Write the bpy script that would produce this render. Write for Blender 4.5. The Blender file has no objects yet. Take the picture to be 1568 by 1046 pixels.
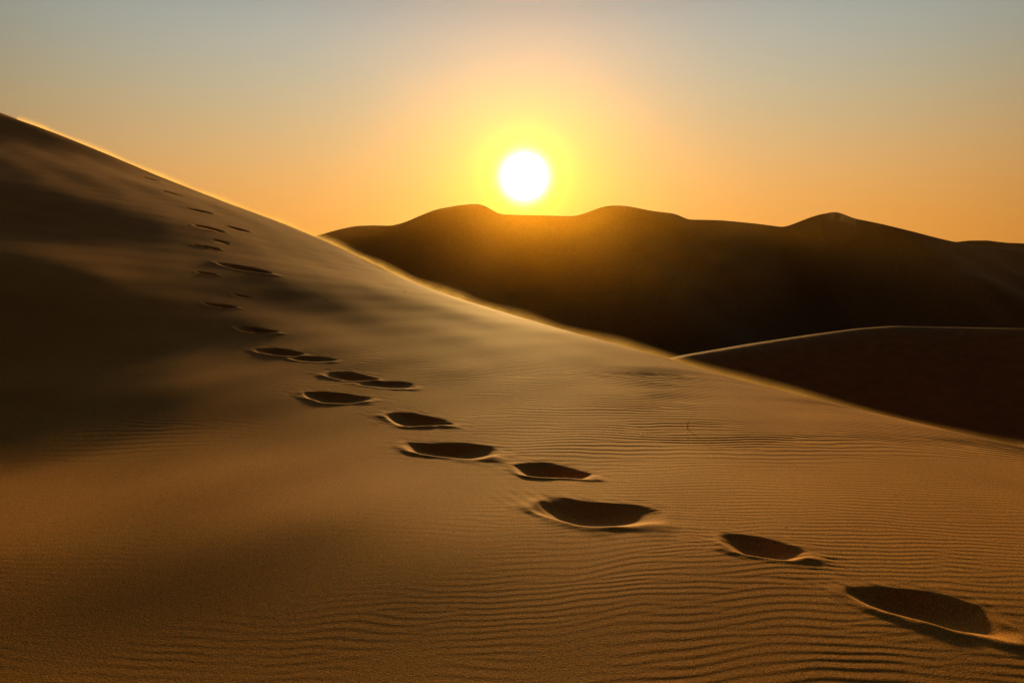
import bpy, math, numpy as np
from mathutils import Vector
import time
T0=time.time()
scene=bpy.context.scene
rng=np.random.default_rng(7)

# ------------------------------------------------------------------ survey helpers
FPX=1132.0; PITCH=math.atan(73/1132.0)
cp,sp=math.cos(PITCH),math.sin(PITCH)
def ray(u,v):
    a=(np.asarray(u,float)-784)/FPX; b=(522-np.asarray(v,float))/FPX
    y=cp+b*sp; z=-sp+b*cp
    return a/y, z/y          # x and z per metre of forward distance
def P(u,v,y):
    X,Z=ray(u,v); return (float(X*y),float(y),float(Z*y))
def sst(a,b,x):
    t=np.clip((x-a)/(b-a),0,1); return t*t*(3-2*t)

# ------------------------------------------------------------------ dune crest line
crest_c=[(0,172,46),(120,217,44.5),(250,271,42.5),(370,318,39.5),(490,364,35),(620,424,29),(750,472,23.6),
         (870,509,19.4),(1010,546,16),(1150,588,13.4),(1300,628,11.5),(1450,666,10),(1568,692,9)]
cr=[(-98,84,28),(-64,68,21),(-46,57,15.5)]+[P(*c) for c in crest_c]+[(8.2,5.5,-2.35),(11,0,-3.0),(15,-9,-4.2),(24,-30,-7),(45,-80,-12)]
cr=np.array(cr)
def chaikin(p,n):
    for _ in range(n):
        q=[p[0]]
        for i in range(len(p)-1):
            q.append(.75*p[i]+.25*p[i+1]); q.append(.25*p[i]+.75*p[i+1])
        q.append(p[-1]); p=np.array(q)
    return p
crest=chaikin(cr,1)
def sdist(x,y):
    best=np.full(x.shape,1e18); sg=np.zeros(x.shape); nx=np.zeros(x.shape); ny=np.zeros(x.shape)
    for i in range(len(crest)-1):
        ax,ay=crest[i,:2]; bx,by=crest[i+1,:2]; tx,ty=bx-ax,by-ay
        rx=x-ax; ry=y-ay
        h=np.clip((rx*tx+ry*ty)/(tx*tx+ty*ty),0,1)
        qx=ax+h*tx; qy=ay+h*ty
        d=(x-qx)**2+(y-qy)**2
        m=d<best
        best=np.where(m,d,best); sg=np.where(m,np.sign(tx*ry-ty*rx),sg)
        nx=np.where(m,qx,nx); ny=np.where(m,qy,ny)
    return np.sqrt(best)*sg,nx,ny
W=1.6
def drop(d,x): return (.46+.30*sst(-5,3,x))*(np.sqrt(d*d+W*W)+d)/2

ctrl=[tuple(c) for c in cr]
fg=[P(0,1046,3.4),P(784,1046,3.2),P(1568,1046,2.9),P(1430,935,3.45),P(1170,840,4.25),P(910,780,5.2),P(845,722,6.3),
       P(665,665,7.6),P(515,608,9.3),P(430,538,12.0),P(340,467,15.8),P(320,350,24),P(235,285,33),P(500,800,5.05),P(250,770,5.6),P(0,850,4.65)]
left=[P(0,313,20.5),P(0,400,14.8),P(0,450,12.6),P(0,500,11.0),P(0,622,8.8),P(0,720,6.6),
       P(250,606,9.1),P(150,436,14.6),P(190,545,11.3)]
rest=[(0,-2,-1.9),(-8,-5,-2.1),(7,-4,-2.2),(-27,16,4.2),(-20,5,.4),(-12,2,-1.6),(-12,-10,-2),(-35,0,0),(-35,-30,-3),(0,-30,-3),(-50,20,6)]
lam=np.array([.8]*len(ctrl)+[.8]*len(fg)+[5.]*len(left)+[2.]*len(rest))
ctrl=np.array(ctrl+fg+left+rest)
dC,_,_=sdist(ctrl[:,0],ctrl[:,1])
zC=ctrl[:,2]+drop(np.minimum(dC,0),ctrl[:,0])
def kern(r2): return 0.5*r2*np.log(r2+1e-9)
n=len(ctrl)
K=kern((ctrl[:,None,0]-ctrl[None,:,0])**2+(ctrl[:,None,1]-ctrl[None,:,1])**2)
A=np.zeros((n+3,n+3)); A[:n,:n]=K+np.diag(lam); A[:n,n]=1; A[:n,n+1:]=ctrl[:,:2]; A[n,:n]=1; A[n+1:,:n]=ctrl[:,:2].T
sol=np.linalg.solve(A,np.r_[zC,0,0,0])
def tps(x,y):
    o=sol[n]+sol[n+1]*x+sol[n+2]*y
    for i in range(n): o=o+sol[i]*kern((x-ctrl[i,0])**2+(y-ctrl[i,1])**2)
    return o
# tilts added to the slope's shape to darken or brighten patches: (x, y, radius x, radius y, extra slope)
shade_tilts=[(-8.6,12.8,3.6,3.8,.085),(-5.8,8.3,2.6,2.3,.07),(-6.8,21.5,4.2,4.8,-.06),(-14,20,4,4,.05)]
FLOOR=-16.0
def base_h(x,y):
    d,nx,ny=sdist(x,y)
    z=tps(x,y)
    m=d>0
    s2=tps(nx[m],ny[m]); w=sst(0,4,d[m])
    z[m]=z[m]*(1-w)+s2*w
    for (cx,cy,ax,ay,k) in shade_tilts:
        z=z+k*(y-cy)*np.exp(-((x-cx)/ax)**2-((y-cy)/ay)**2)
    z=z-drop(d,x)
    r=np.hypot(x,y)
    f=sst(70,92,r); z=z*(1-f)+(FLOOR-1)*f
    z=np.maximum(z,FLOOR-1.0)
    return z
def cast(u,v):
    X,Z=ray(u,v); t=np.geomspace(1.5,55,1500)
    h=base_h(X*t,t); k=np.argmax(Z*t<h)
    if k==0: k=len(t)-1
    return np.array([X*t[k],t[k]])

# ------------------------------------------------------------------ footprints
prints=[(1322,901,1528,966,54,1),(1113,824,1228,852,46,1),(838,768,985,800,34,1),(803,712,892,730,28,1),(638,680,746,698,20,1),
(602,635,678,651,22,1),(474,602,552,613,15,1),(509,571,568,581,15,1),(560,585,632,592,11,.5),(400,534,458,543,16,1),(450,545,505,552,10,.5),
(370,501,420,509,14,1),(316,464,360,471,13,1),(357,450,382,455,9,.9),(340,403,410,418,14,1.5),(302,416,330,420,10,1.5),(300,375,335,381,10,1.5),
(325,367,350,372,9,1.5),(298,345,340,354,10,1.6),(345,346,380,354,9,1.6),(288,319,325,327,10,1.6),(250,292,278,299,8,1.6),(215,270,240,276,7,1.6),(215,258,238,264,6,1.6),(165,238,190,246,5,1.5)]
FP=[]
for (u1,v1,u2,v2,th,k) in prints:
    a=cast(u1,v1); b=cast(u2,v2); c=(a+b)/2; L=np.linalg.norm(b-a)/2; dr=(b-a)/(2*L)
    um,vm=(u1+u2)/2,(v1+v2)/2
    w0=abs(cast(um,vm-th/2)[1]-cast(um,vm+th/2)[1])/2
    L=min(L,.8)*1.03; w0=min(max(w0*.95,.42*L),.53*L)
    FP.append((c,dr,L,w0,k))
def wsum(x,y,lams,amp,seed,iso=(1,1)):
    g=np.random.default_rng(seed); o=np.zeros(x.shape)
    for l,a in zip(lams,amp):
        for _ in range(3):
            th=g.uniform(0,2*math.pi); ph=g.uniform(0,6.28)
            o+=a*np.sin((x*iso[0]*math.cos(th)+y*iso[1]*math.sin(th))*2*math.pi/l+ph)
    return o
def footprint_h(x,y,z):
    for i,(c,dr,L,w0,k) in enumerate(FP):
        m=(np.abs(x-c[0])<3*L)&(np.abs(y-c[1])<3*L)
        if not m.any(): continue
        rx=x[m]-c[0]; ry=y[m]-c[1]
        a=(rx*dr[0]+ry*dr[1])/L; b=(-rx*dr[1]+ry*dr[0])/w0
        s=1 if i%2 else -1
        b=b+.13*np.sin(a*2.2+c[0]*5)-.12*a
        b=b/(1-.16*s*a*np.exp(-a*a*.3))           # toe broader than heel
        th=np.arctan2(b,a)
        wob=wsum(a,b,[1.6,.8],[.026,.014],40+i)
        rr=np.sqrt(a*a+b*b)*(1+.035*np.sin(3*th+i*1.7)+.022*np.sin(5*th+i*2.3)+wob)
        D=min(.074,.42*w0)*k
        q=np.clip(rr/1.20,0,1)
        dz=-D*(1-q**2.0)**1.55
        lip=np.clip(.45-.70*b,0,1)
        dz+=.10*D*np.exp(-((rr-1.24)/.20)**2)*lip*(1+.45*np.sin(th*3+i*2.1))
        dz+=.09*D*np.exp(-(((a-1.25)/.3)**2+((b+.35)/.45)**2))
        dz+=.016*D*wsum(a,b,[.8,.4],[.6,.4],90+i)*np.exp(-((a/1.9)**2+(b/1.6)**2)**2)
        z[m]+=dz
    return z

# ------------------------------------------------------------------ ripples
def crest_d(x,y):
    cx=np.interp(x,crest[3:-4,0],crest[3:-4,1]); return (y-cx)*.8
def ripples(x,y):
    r=np.hypot(x,y)
    w1=wsum(x,y,[3.7,1.6,.8,.33],[.035,.018,.010,.005],1,(1,.8))
    w2=wsum(x,y,[3.1,1.4,.7,.29],[.035,.018,.010,.005],2,(1,.8))
    w3=wsum(x,y,[3.4,1.5,.75],[.05,.02,.010],5,(1,.8))
    def rip(w,lam,sk): 
        p=(y+sk*x+w)*2*math.pi/lam; return np.sin(p+.45*np.sin(p))
    s1=rip(w1,.066,.10); s2=rip(w2,.075,.07)
    mk=sst(-.2,.2,wsum(x,y,[1.3,.6,.3],[.2,.15,.1],3,(.6,1.2)))
    near=s1*mk+s2*(1-mk)
    s3=rip(w3,.115,.12); s4=rip(w1*1.3,.14,.05); mk2=sst(-.2,.2,wsum(x,y,[2.3,1.1,.5],[.2,.15,.1],8,(.6,1.2)))
    fars=s3*mk2+s4*(1-mk2)
    f=sst(5.5,8.5,y+.1*x)
    am=.50+.50*np.clip(wsum(x,y,[4.0,1.5,.5],[.3,.25,.2],4,(.6,1.2)),-1,1)
    am2=.55+.55*np.clip(wsum(x,y,[5.0,2.2,.9],[.35,.25,.2],9,(.4,1.2)),-1,1)
    reg=.30+.70*sst(-1.0,3.0,x+1.6-.30*(y-4))
    reg*=sst(-3,0,x+4.6-.35*(y-4))
    d=crest_d(x,y)
    return (.00088*near*am*(1-f)+.0038*fars*am2*f)*reg*(1-sst(17,26,r))*sst(-.2,-1.8,d)

# ------------------------------------------------------------------ mesh helpers
def grid_mesh(name,X,Y,Z,wrap=False,mat=None):
    R,C=X.shape
    me=bpy.data.meshes.new(name)
    co=np.empty((R*C,3),np.float32); co[:,0]=X.ravel(); co[:,1]=Y.ravel(); co[:,2]=Z.ravel()
    idx=np.arange(R*C).reshape(R,C)
    if wrap: idx=np.concatenate([idx,idx[:,:1]],1)
    q=np.stack([idx[:-1,:-1],idx[1:,:-1],idx[1:,1:],idx[:-1,1:]],-1).reshape(-1,4)
    a,b,c=co[q[0,0]],co[q[0,1]],co[q[0,2]]
    if np.cross(b-a,c-b)[2]<0: q=q[:,::-1]
    me.vertices.add(R*C); me.vertices.foreach_set('co',co.ravel())
    me.loops.add(q.size); me.loops.foreach_set('vertex_index',q.astype(np.int32).ravel())
    me.polygons.add(len(q)); me.polygons.foreach_set('loop_start',np.arange(0,q.size,4,dtype=np.int32))
    me.polygons.foreach_set('loop_total',np.full(len(q),4,np.int32))
    me.polygons.foreach_set('use_smooth',np.ones(len(q),bool))
    me.update(calc_edges=True)
    ob=bpy.data.objects.new(name,me); scene.collection.objects.link(ob)
    if mat: me.materials.append(mat)
    return ob

# ------------------------------------------------------------------ materials
def new_mat(name):
    m=bpy.data.materials.new(name); m.use_nodes=True
    nt=m.node_tree; return m,nt,nt.nodes,nt.links
def sand_mat(name,col1,col2,grain=True,big=1.0):
    m,nt,N,Lk=new_mat(name); b=N['Principled BSDF']
    b.inputs['Roughness'].default_value=.85
    b.inputs['Specular IOR Level'].default_value=.08
    b.inputs['Specular Tint'].default_value=(1,.75,.4,1)
    tc=N.new('ShaderNodeTexCoord')
    n1=N.new('ShaderNodeTexNoise'); n1.inputs['Scale'].default_value=.7/big; n1.inputs['Detail'].default_value=6
    n2=N.new('ShaderNodeTexNoise'); n2.inputs['Scale'].default_value=150 if grain else 1.5; n2.inputs['Detail'].default_value=5
    Lk.new(tc.outputs['Object'],n1.inputs['Vector']); Lk.new(tc.outputs['Object'],n2.inputs['Vector'])
    r1=N.new('ShaderNodeValToRGB'); r1.color_ramp.elements[0].position=.35; r1.color_ramp.elements[1].position=.68
    r1.color_ramp.elements[0].color=(*col1,1); r1.color_ramp.elements[1].color=(*col2,1)
    Lk.new(n1.outputs['Fac'],r1.inputs['Fac'])
    mr=N.new('ShaderNodeMapRange'); mr.inputs['From Min'].default_value=.3; mr.inputs['From Max'].default_value=.7
    mr.inputs['To Min'].default_value=.35 if grain else .85; mr.inputs['To Max'].default_value=1.65 if grain else 1.12
    Lk.new(n2.outputs['Fac'],mr.inputs['Value'])
    mx=N.new('ShaderNodeVectorMath'); mx.operation='SCALE'
    Lk.new(r1.outputs['Color'],mx.inputs[0]); Lk.new(mr.outputs['Result'],mx.inputs['Scale'])
    Lk.new(mx.outputs[0],b.inputs['Base Color'])
    bp=N.new('ShaderNodeBump'); bp.inputs['Strength'].default_value=.7
    bp.inputs['Distance'].default_value=.0018 if grain else .5
    n3=N.new('ShaderNodeTexNoise'); n3.inputs['Scale'].default_value=90 if grain else .12; n3.inputs['Detail'].default_value=6
    Lk.new(tc.outputs['Object'],n3.inputs['Vector'])
    Lk.new(n3.outputs['Fac'],bp.inputs['Height']); Lk.new(bp.outputs['Normal'],b.inputs['Normal'])
    return m
sand=sand_mat('sand',(.66,.290,.052),(.76,.360,.072))
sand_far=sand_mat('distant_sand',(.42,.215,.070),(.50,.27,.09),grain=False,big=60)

# ------------------------------------------------------------------ foreground dune
az=np.concatenate([np.linspace(-41,41,860),np.linspace(41,319,150)[1:-1]])*math.pi/180
rr=np.concatenate([np.geomspace(.4,2.5,40)[:-1],np.geomspace(2.5,24,1100)[:-1],np.geomspace(24,93,240)])
AZ,RR=np.meshgrid(az,rr); X=(RR*np.sin(AZ)); Y=(RR*np.cos(AZ))
def coarse_eval():
    ci=np.unique(np.r_[np.arange(0,X.shape[1],4),X.shape[1]-1]); ri=np.unique(np.r_[np.arange(0,X.shape[0],4),X.shape[0]-1])
    Zc=base_h(X[np.ix_(ri,ci)],Y[np.ix_(ri,ci)])
    def cub(xc,F,xn):
        k=np.clip(np.searchsorted(xc,xn,'right')-1,0,len(xc)-2)
        h=(xc[k+1]-xc[k]); t=((xn-xc[k])/h)[:,None]; h=h[:,None]
        G=np.gradient(F,xc,axis=0)
        t2=t*t;t3=t2*t
        return (2*t3-3*t2+1)*F[k]+(t3-2*t2+t)*h*G[k]+(-2*t3+3*t2)*F[k+1]+(t3-t2)*h*G[k+1]
    Zr=cub(np.log(rr[ri]),Zc,np.log(rr))
    return cub(az[ci],Zr.T,az).T.copy()
Z=coarse_eval()
m=(RR<50)&(np.abs(AZ)<math.radians(50))
x=X[m];y=Y[m];z=Z[m]
inpit=np.zeros(x.shape)
for (c,dr,L,w0,k) in FP:
    mm=(np.abs(x-c[0])<2.2*L)&(np.abs(y-c[1])<2.2*L)
    a=((x[mm]-c[0])*dr[0]+(y[mm]-c[1])*dr[1])/L; b=(-(x[mm]-c[0])*dr[1]+(y[mm]-c[1])*dr[0])/w0
    inpit[mm]=np.maximum(inpit[mm],1-sst(.9,1.7,np.sqrt(a*a+b*b)))
z+=ripples(x,y)*(1-inpit)
z+=.004*wsum(x,y,[2.6,1.3],[.6,.3],11)*sst(2,5,np.hypot(x,y))
z=footprint_h(x,y,z)
Z[m]=z
dune=grid_mesh('sand_dune',X,Y,Z,True,sand)
print('dune built',time.time()-T0)

# ------------------------------------------------------------------ desert floor to the horizon
r2=np.geomspace(3,14000,90); a2=np.linspace(0,2*math.pi,181)[:-1]
A2,R2=np.meshgrid(a2,r2)
X2=R2*np.sin(A2);Y2=R2*np.cos(A2)
Z2=FLOOR+wsum(X2,Y2,[400,170],[.5,.25],21)*np.clip(R2/300,0,1)
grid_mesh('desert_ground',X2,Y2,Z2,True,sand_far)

# ------------------------------------------------------------------ distant dunes
def ridge(name,pts,Dfn,front,back,seed,und,mat,round_w=3):
    pts=np.array(pts,float)
    U=np.linspace(pts[0,0],pts[-1,0],520)
    V=np.interp(U,pts[:,0],pts[:,1])
    k=np.array([1,2,3,2,1.]);k/=k.sum(); V=np.convolve(np.pad(V,2,'edge'),k,'valid')
    Xr,Zr=ray(U,V); D=Dfn(U)
    H=Zr*D
    s=np.concatenate([-np.geomspace(.3,170,70)[::-1]*1.0,[0],np.geomspace(.3,170,110)]) # +: toward viewer
    S,XX=np.meshgrid(s,Xr,indexing='ij')
    DD=np.broadcast_to(D,S.shape); HH=np.broadcast_to(H,S.shape)
    Yv=DD-S
    Xv=XX*DD + 0*S
    fr=front*(np.sqrt(np.maximum(S,0)**2+round_w**2)-round_w)
    bk=back*(np.sqrt(np.minimum(S,0)**2+round_w**2)-round_w)
    Zv=HH-fr-bk
    Zv=Zv+und*wsum(Xv,Yv,[90,45,22],[1,.5,.2],seed)*np.clip(np.abs(S)/25,0,1)
    t=Zv-(FLOOR-.5); Zv=(FLOOR-.5)+.5*(t+np.sqrt(t*t+4))-.6
    return grid_mesh(name,Xv,Yv,Zv,False,mat)
far_pts=[(-500,420),(-100,385),(200,372),(400,366),(487,358),(515,349),(545,342),(575,341),(600,342),(622,336),(645,326),(668,317),(700,311),(722,309),(738,309),(750,316),(765,325),(800,326),(850,327),(880,328),(902,321),(920,314),(935,311),(960,312),(1000,320),(1036,324),(1050,333),(1100,334),(1160,340),(1200,345),(1225,336),(1250,326),(1280,320),(1305,330),(1350,339),(1400,351),(1440,362),(1470,369),(1568,380),(1800,398),(2100,420)]
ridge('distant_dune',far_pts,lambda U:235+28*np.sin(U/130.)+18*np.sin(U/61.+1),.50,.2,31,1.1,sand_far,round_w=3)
far2=[(1300,395),(1400,376),(1455,369),(1485,366),(1510,366),(1540,370),(1568,371),(1620,369),(1750,380),(2000,400)]
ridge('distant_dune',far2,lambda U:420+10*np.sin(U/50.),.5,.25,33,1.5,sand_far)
mid=[(700,602),(850,572),(1000,543),(1050,531),(1150,514),(1250,499),(1320,490),(1370,486),(1420,487),(1500,488),(1568,489),(1700,495),(2000,550)]
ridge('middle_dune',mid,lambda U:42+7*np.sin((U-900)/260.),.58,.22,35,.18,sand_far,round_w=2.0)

# ------------------------------------------------------------------ sand blowing off the crest
def blown():
    m,nt,N,Lk=new_mat('blown_sand')
    for nn in list(N): N.remove(nn)
    out=N.new('ShaderNodeOutputMaterial'); mix=N.new('ShaderNodeMixShader'); tr=N.new('ShaderNodeBsdfTransparent')
    tl=N.new('ShaderNodeBsdfTranslucent'); tl.inputs['Color'].default_value=(.92,.74,.34,1)
    uv=N.new('ShaderNodeUVMap'); sep=N.new('ShaderNodeSeparateXYZ'); Lk.new(uv.outputs[0],sep.inputs[0])
    mp=N.new('ShaderNodeMapping'); mp.inputs['Scale'].default_value=(.8,.5,1); Lk.new(uv.outputs[0],mp.inputs['Vector'])
    no=N.new('ShaderNodeTexNoise'); no.inputs['Scale'].default_value=1.0; no.inputs['Detail'].default_value=5; Lk.new(mp.outputs[0],no.inputs['Vector'])
    def M(op,a,b=None):
        q=N.new('ShaderNodeMath'); q.operation=op
        for i,w in enumerate([a,b]):
            if w is None: continue
            if isinstance(w,(int,float)): q.inputs[i].default_value=w
            else: Lk.new(w,q.inputs[i])
        return q.outputs[0]
    inv=M('SUBTRACT',1.0,sep.outputs['Y']); g=M('POWER',inv,1.8)
    nn=M('ADD',M('MULTIPLY',no.outputs['Fac'],1.0),.35)
    fac=M('MINIMUM',M('MULTIPLY',g,nn),.92)
    Lk.new(fac,mix.inputs[0]); Lk.new(tr.outputs[0],mix.inputs[1]); Lk.new(tl.outputs[0],mix.inputs[2]); Lk.new(mix.outputs[0],out.inputs[0])
    sel=crest[(crest[:,1]>-2)&(crest[:,1]<46.5)&(crest[:,0]>-33)]
    t=np.linspace(0,len(sel)-1,500); cx=np.interp(t,range(len(sel)),sel[:,0]); cy=np.interp(t,range(len(sel)),sel[:,1])
    cy=cy-.25-.3*sst(-2,-12,cx)*0
    cz=base_h(cx,cy)
    s=np.r_[0,np.cumsum(np.hypot(np.diff(cx),np.diff(cy)))]
    hs=np.linspace(0,1,8)
    V=[];F=[]
    hh=(.18+.03*np.sin(s*1.3))*np.clip(cy/13,.8,1.9)
    for j,h in enumerate(hs):
        for i in range(500): V.append((cx[i]+.1*h,cy[i]+.12*h,cz[i]-.02+hh[i]*h))
    for j in range(7):
        for i in range(499): F.append((j*500+i,j*500+i+1,(j+1)*500+i+1,(j+1)*500+i))
    me=bpy.data.meshes.new('blowing_sand'); me.from_pydata(V,[],F)
    ul=me.uv_layers.new(name='UVMap'); vi=np.empty(len(me.loops),np.int32); me.loops.foreach_get('vertex_index',vi)
    ul.data.foreach_set('uv',np.stack([s[vi%500],hs[vi//500]],1).astype(np.float32).ravel())
    me.materials.append(m); ob=bpy.data.objects.new('blowing_sand',me); scene.collection.objects.link(ob)
blown()

# ------------------------------------------------------------------ small things on the sand
def stalk():
    m,nt,N,Lk=new_mat('dry_grass'); b=N['Principled BSDF']; b.inputs['Roughness'].default_value=.8
    no=N.new('ShaderNodeTexNoise'); no.inputs['Scale'].default_value=40; rp=N.new('ShaderNodeValToRGB')
    rp.color_ramp.elements[0].color=(.09,.05,.02,1); rp.color_ramp.elements[1].color=(.22,.13,.05,1)
    Lk.new(no.outputs['Fac'],rp.inputs['Fac']); Lk.new(rp.outputs['Color'],b.inputs['Base Color'])
    p=cast(1052,655); z0=float(base_h(p[0:1],p[1:2])[0])
    V=[];F=[]
    def blade(lean,h,curve,r0):
        o=len(V)
        for j in range(10):
            t=j/9; r=r0*(1-.8*t)
            cx=p[0]+lean*t+curve*t*t; cy=p[1]+.02*t; cz=z0-.02+h*(t-.25*t*t*(abs(curve)*8))
            for k in range(5):
                a=k*2*math.pi/5; V.append((cx+r*math.cos(a),cy+r*math.sin(a),cz))
        for j in range(9):
            for k in range(5): F.append((o+j*5+k,o+j*5+(k+1)%5,o+(j+1)*5+(k+1)%5,o+(j+1)*5+k))
    blade(.0,.26,.12,.003); blade(.03,.12,.05,.002)
    me=bpy.data.meshes.new('dry_grass_stalk'); me.from_pydata(V,[],F); me.materials.append(m)
    ob=bpy.data.objects.new('dry_grass_stalk',me); scene.collection.objects.link(ob)
stalk()
def pebbles():
    m,nt,N,Lk=new_mat('pebble'); b=N['Principled BSDF']; b.inputs['Roughness'].default_value=.5
    no=N.new('ShaderNodeTexNoise'); no.inputs['Scale'].default_value=60; rp=N.new('ShaderNodeValToRGB')
    rp.color_ramp.elements[0].color=(.55,.45,.33,1); rp.color_ramp.elements[1].color=(.85,.78,.68,1)
    Lk.new(no.outputs['Fac'],rp.inputs['Fac']); Lk.new(rp.outputs['Color'],b.inputs['Base Color'])
    import bmesh
    bm=bmesh.new()
    for (u,v,s) in [(503,459,.016),(620,446,.016),(852,827,.0045),(1204,806,.0045),(1323,836,.0045),(218,571,.010),(982,664,.007),(41,743,.005)]:
        p=cast(u,v); z0=float(base_h(p[0:1],p[1:2])[0])
        r=bmesh.ops.create_icosphere(bm,subdivisions=2,radius=s)
        sc=rng.uniform(.7,1.2,3)
        for vv in r['verts']:
            c=vv.co; c.x*=sc[0]*(1+.15*math.sin(c.y*300)); c.y*=sc[1]; c.z*=sc[2]*.6
            vv.co=Vector((c.x+p[0],c.y+p[1],c.z+z0+s*.3))
    me=bpy.data.meshes.new('pebbles'); bm.to_mesh(me); bm.free(); me.materials.append(m)
    ob=bpy.data.objects.new('pebbles',me); scene.collection.objects.link(ob)
pebbles()

# ------------------------------------------------------------------ sun
sx,sz=ray(803,270); sd=Vector((float(sx),1,float(sz))).normalized()
el=math.asin(sd.z); azm=math.atan2(sd.x,sd.y)
ld=bpy.data.lights.new('sun','SUN'); ld.energy=5; ld.angle=math.radians(2.0); ld.color=(1,.60,.19)
lo=bpy.data.objects.new('sun',ld); lo.rotation_euler=sd.to_track_quat('Z','Y').to_euler(); lo.location=(0,60,40); scene.collection.objects.link(lo)

# ------------------------------------------------------------------ sky
w=bpy.data.worlds.new('World'); scene.world=w; w.use_nodes=True
N=w.node_tree.nodes; Lk=w.node_tree.links
for nn in list(N): N.remove(nn)
out=N.new('ShaderNodeOutputWorld'); bg=N.new('ShaderNodeBackground'); bg.inputs['Strength'].default_value=1
def M(op,a,b=None,c=None,clamp=False):
    q=N.new('ShaderNodeMath'); q.operation=op; q.use_clamp=clamp
    for i,ww in enumerate([a,b,c]):
        if ww is None: continue
        if isinstance(ww,(int,float)): q.inputs[i].default_value=ww
        else: Lk.new(ww,q.inputs[i])
    return q.outputs[0]
def VM(op,a,b=None,s=None):
    q=N.new('ShaderNodeVectorMath'); q.operation=op
    for i,ww in enumerate([a,b]):
        if ww is None: continue
        if isinstance(ww,tuple): q.inputs[i].default_value=ww
        else: Lk.new(ww,q.inputs[i])
    if s is not None:
        if isinstance(s,(int,float)): q.inputs['Scale'].default_value=s
        else: Lk.new(s,q.inputs['Scale'])
    return q
tc=N.new('ShaderNodeTexCoord'); nd=VM('NORMALIZE',tc.outputs['Generated']).outputs[0]
dot=VM('DOT_PRODUCT',nd,tuple(sd)).outputs['Value']
ang=M('MULTIPLY',M('ARCCOSINE',M('MINIMUM',dot,.999999)),180/math.pi)
sep=N.new('ShaderNodeSeparateXYZ'); Lk.new(nd,sep.inputs[0]); zz=sep.outputs['Z']
rp=N.new('ShaderNodeValToRGB'); cr_=rp.color_ramp; cr_.interpolation='B_SPLINE'
stops=[(0,(.84,.30,.04)),(.09,(.83,.33,.045)),(.155,(.73,.39,.12)),(.22,(.55,.42,.22)),(.28,(.44,.43,.32)),(.35,(.34,.39,.38)),(.6,(.10,.12,.135)),(1,(.04,.05,.06))]
while len(cr_.elements)<len(stops): cr_.elements.new(.5)
for e,(p_,c_) in zip(cr_.elements,stops): e.position=p_; e.color=(*c_,1)
Lk.new(zz,rp.inputs['Fac'])
def gexp(s,p): return M('POWER',math.e,M('MULTIPLY',M('POWER',M('DIVIDE',ang,s),p),-1.0))
fade=M('ADD',M('MULTIPLY',gexp(45.,4.),.975),.025)
base=VM('SCALE',rp.outputs['Color'],None,fade).outputs[0]
sky=N.new('ShaderNodeTexSky'); sky.sky_type='NISHITA'; sky.sun_disc=False; sky.sun_elevation=el; sky.sun_rotation=azm; sky.dust_density=3
base=VM('ADD',base,VM('SCALE',sky.outputs[0],None,.003).outputs[0]).outputs[0]
g1=VM('SCALE',(.10,.045,-.04),None,gexp(6.5,1.2)).outputs[0]
g2=VM('SCALE',(1.0,.58,.0),None,gexp(2.8,2.4)).outputs[0]
g3=VM('SCALE',(5.,4.5,4.),None,gexp(1.5,3.0)).outputs[0]
tot=VM('ADD',VM('ADD',VM('ADD',base,g1).outputs[0],g2).outputs[0],g3).outputs[0]
Lk.new(tot,bg.inputs['Color']); Lk.new(bg.outputs[0],out.inputs['Surface'])

# ------------------------------------------------------------------ dusty air
def haze():
    m,nt,N,Lk=new_mat('dusty_air')
    for nn in list(N): N.remove(nn)
    o=N.new('ShaderNodeOutputMaterial'); v=N.new('ShaderNodeVolumeScatter')
    v.inputs['Color'].default_value=(1,.55,.05,1); v.inputs['Density'].default_value=1.7e-4; v.inputs['Anisotropy'].default_value=.88
    Lk.new(v.outputs[0],o.inputs['Volume'])
    x0,x1,y0,y1,z0,z1=-210,210,60,215,-40,130
    V=[(x,y,z) for x in(x0,x1) for y in (y0,y1) for z in (z0,z1)]
    F=[(0,1,3,2),(4,6,7,5),(0,4,5,1),(2,3,7,6),(0,2,6,4),(1,5,7,3)]
    me=bpy.data.meshes.new('dusty_air'); me.from_pydata(V,[],F); me.materials.append(m)
    ob=bpy.data.objects.new('dusty_air',me); scene.collection.objects.link(ob)
haze()

# ------------------------------------------------------------------ camera
cd=bpy.data.cameras.new('camera'); cd.sensor_width=36; cd.lens=36*FPX/1568; cd.clip_start=.05; cd.clip_end=30000
co=bpy.data.objects.new('camera',cd); co.location=(0,0,0); co.rotation_euler=(math.pi/2-PITCH,0,0); scene.collection.objects.link(co); scene.camera=co
scene.view_settings.view_transform='Standard'; scene.view_settings.look='None'; scene.view_settings.exposure=0
print('done',time.time()-T0)
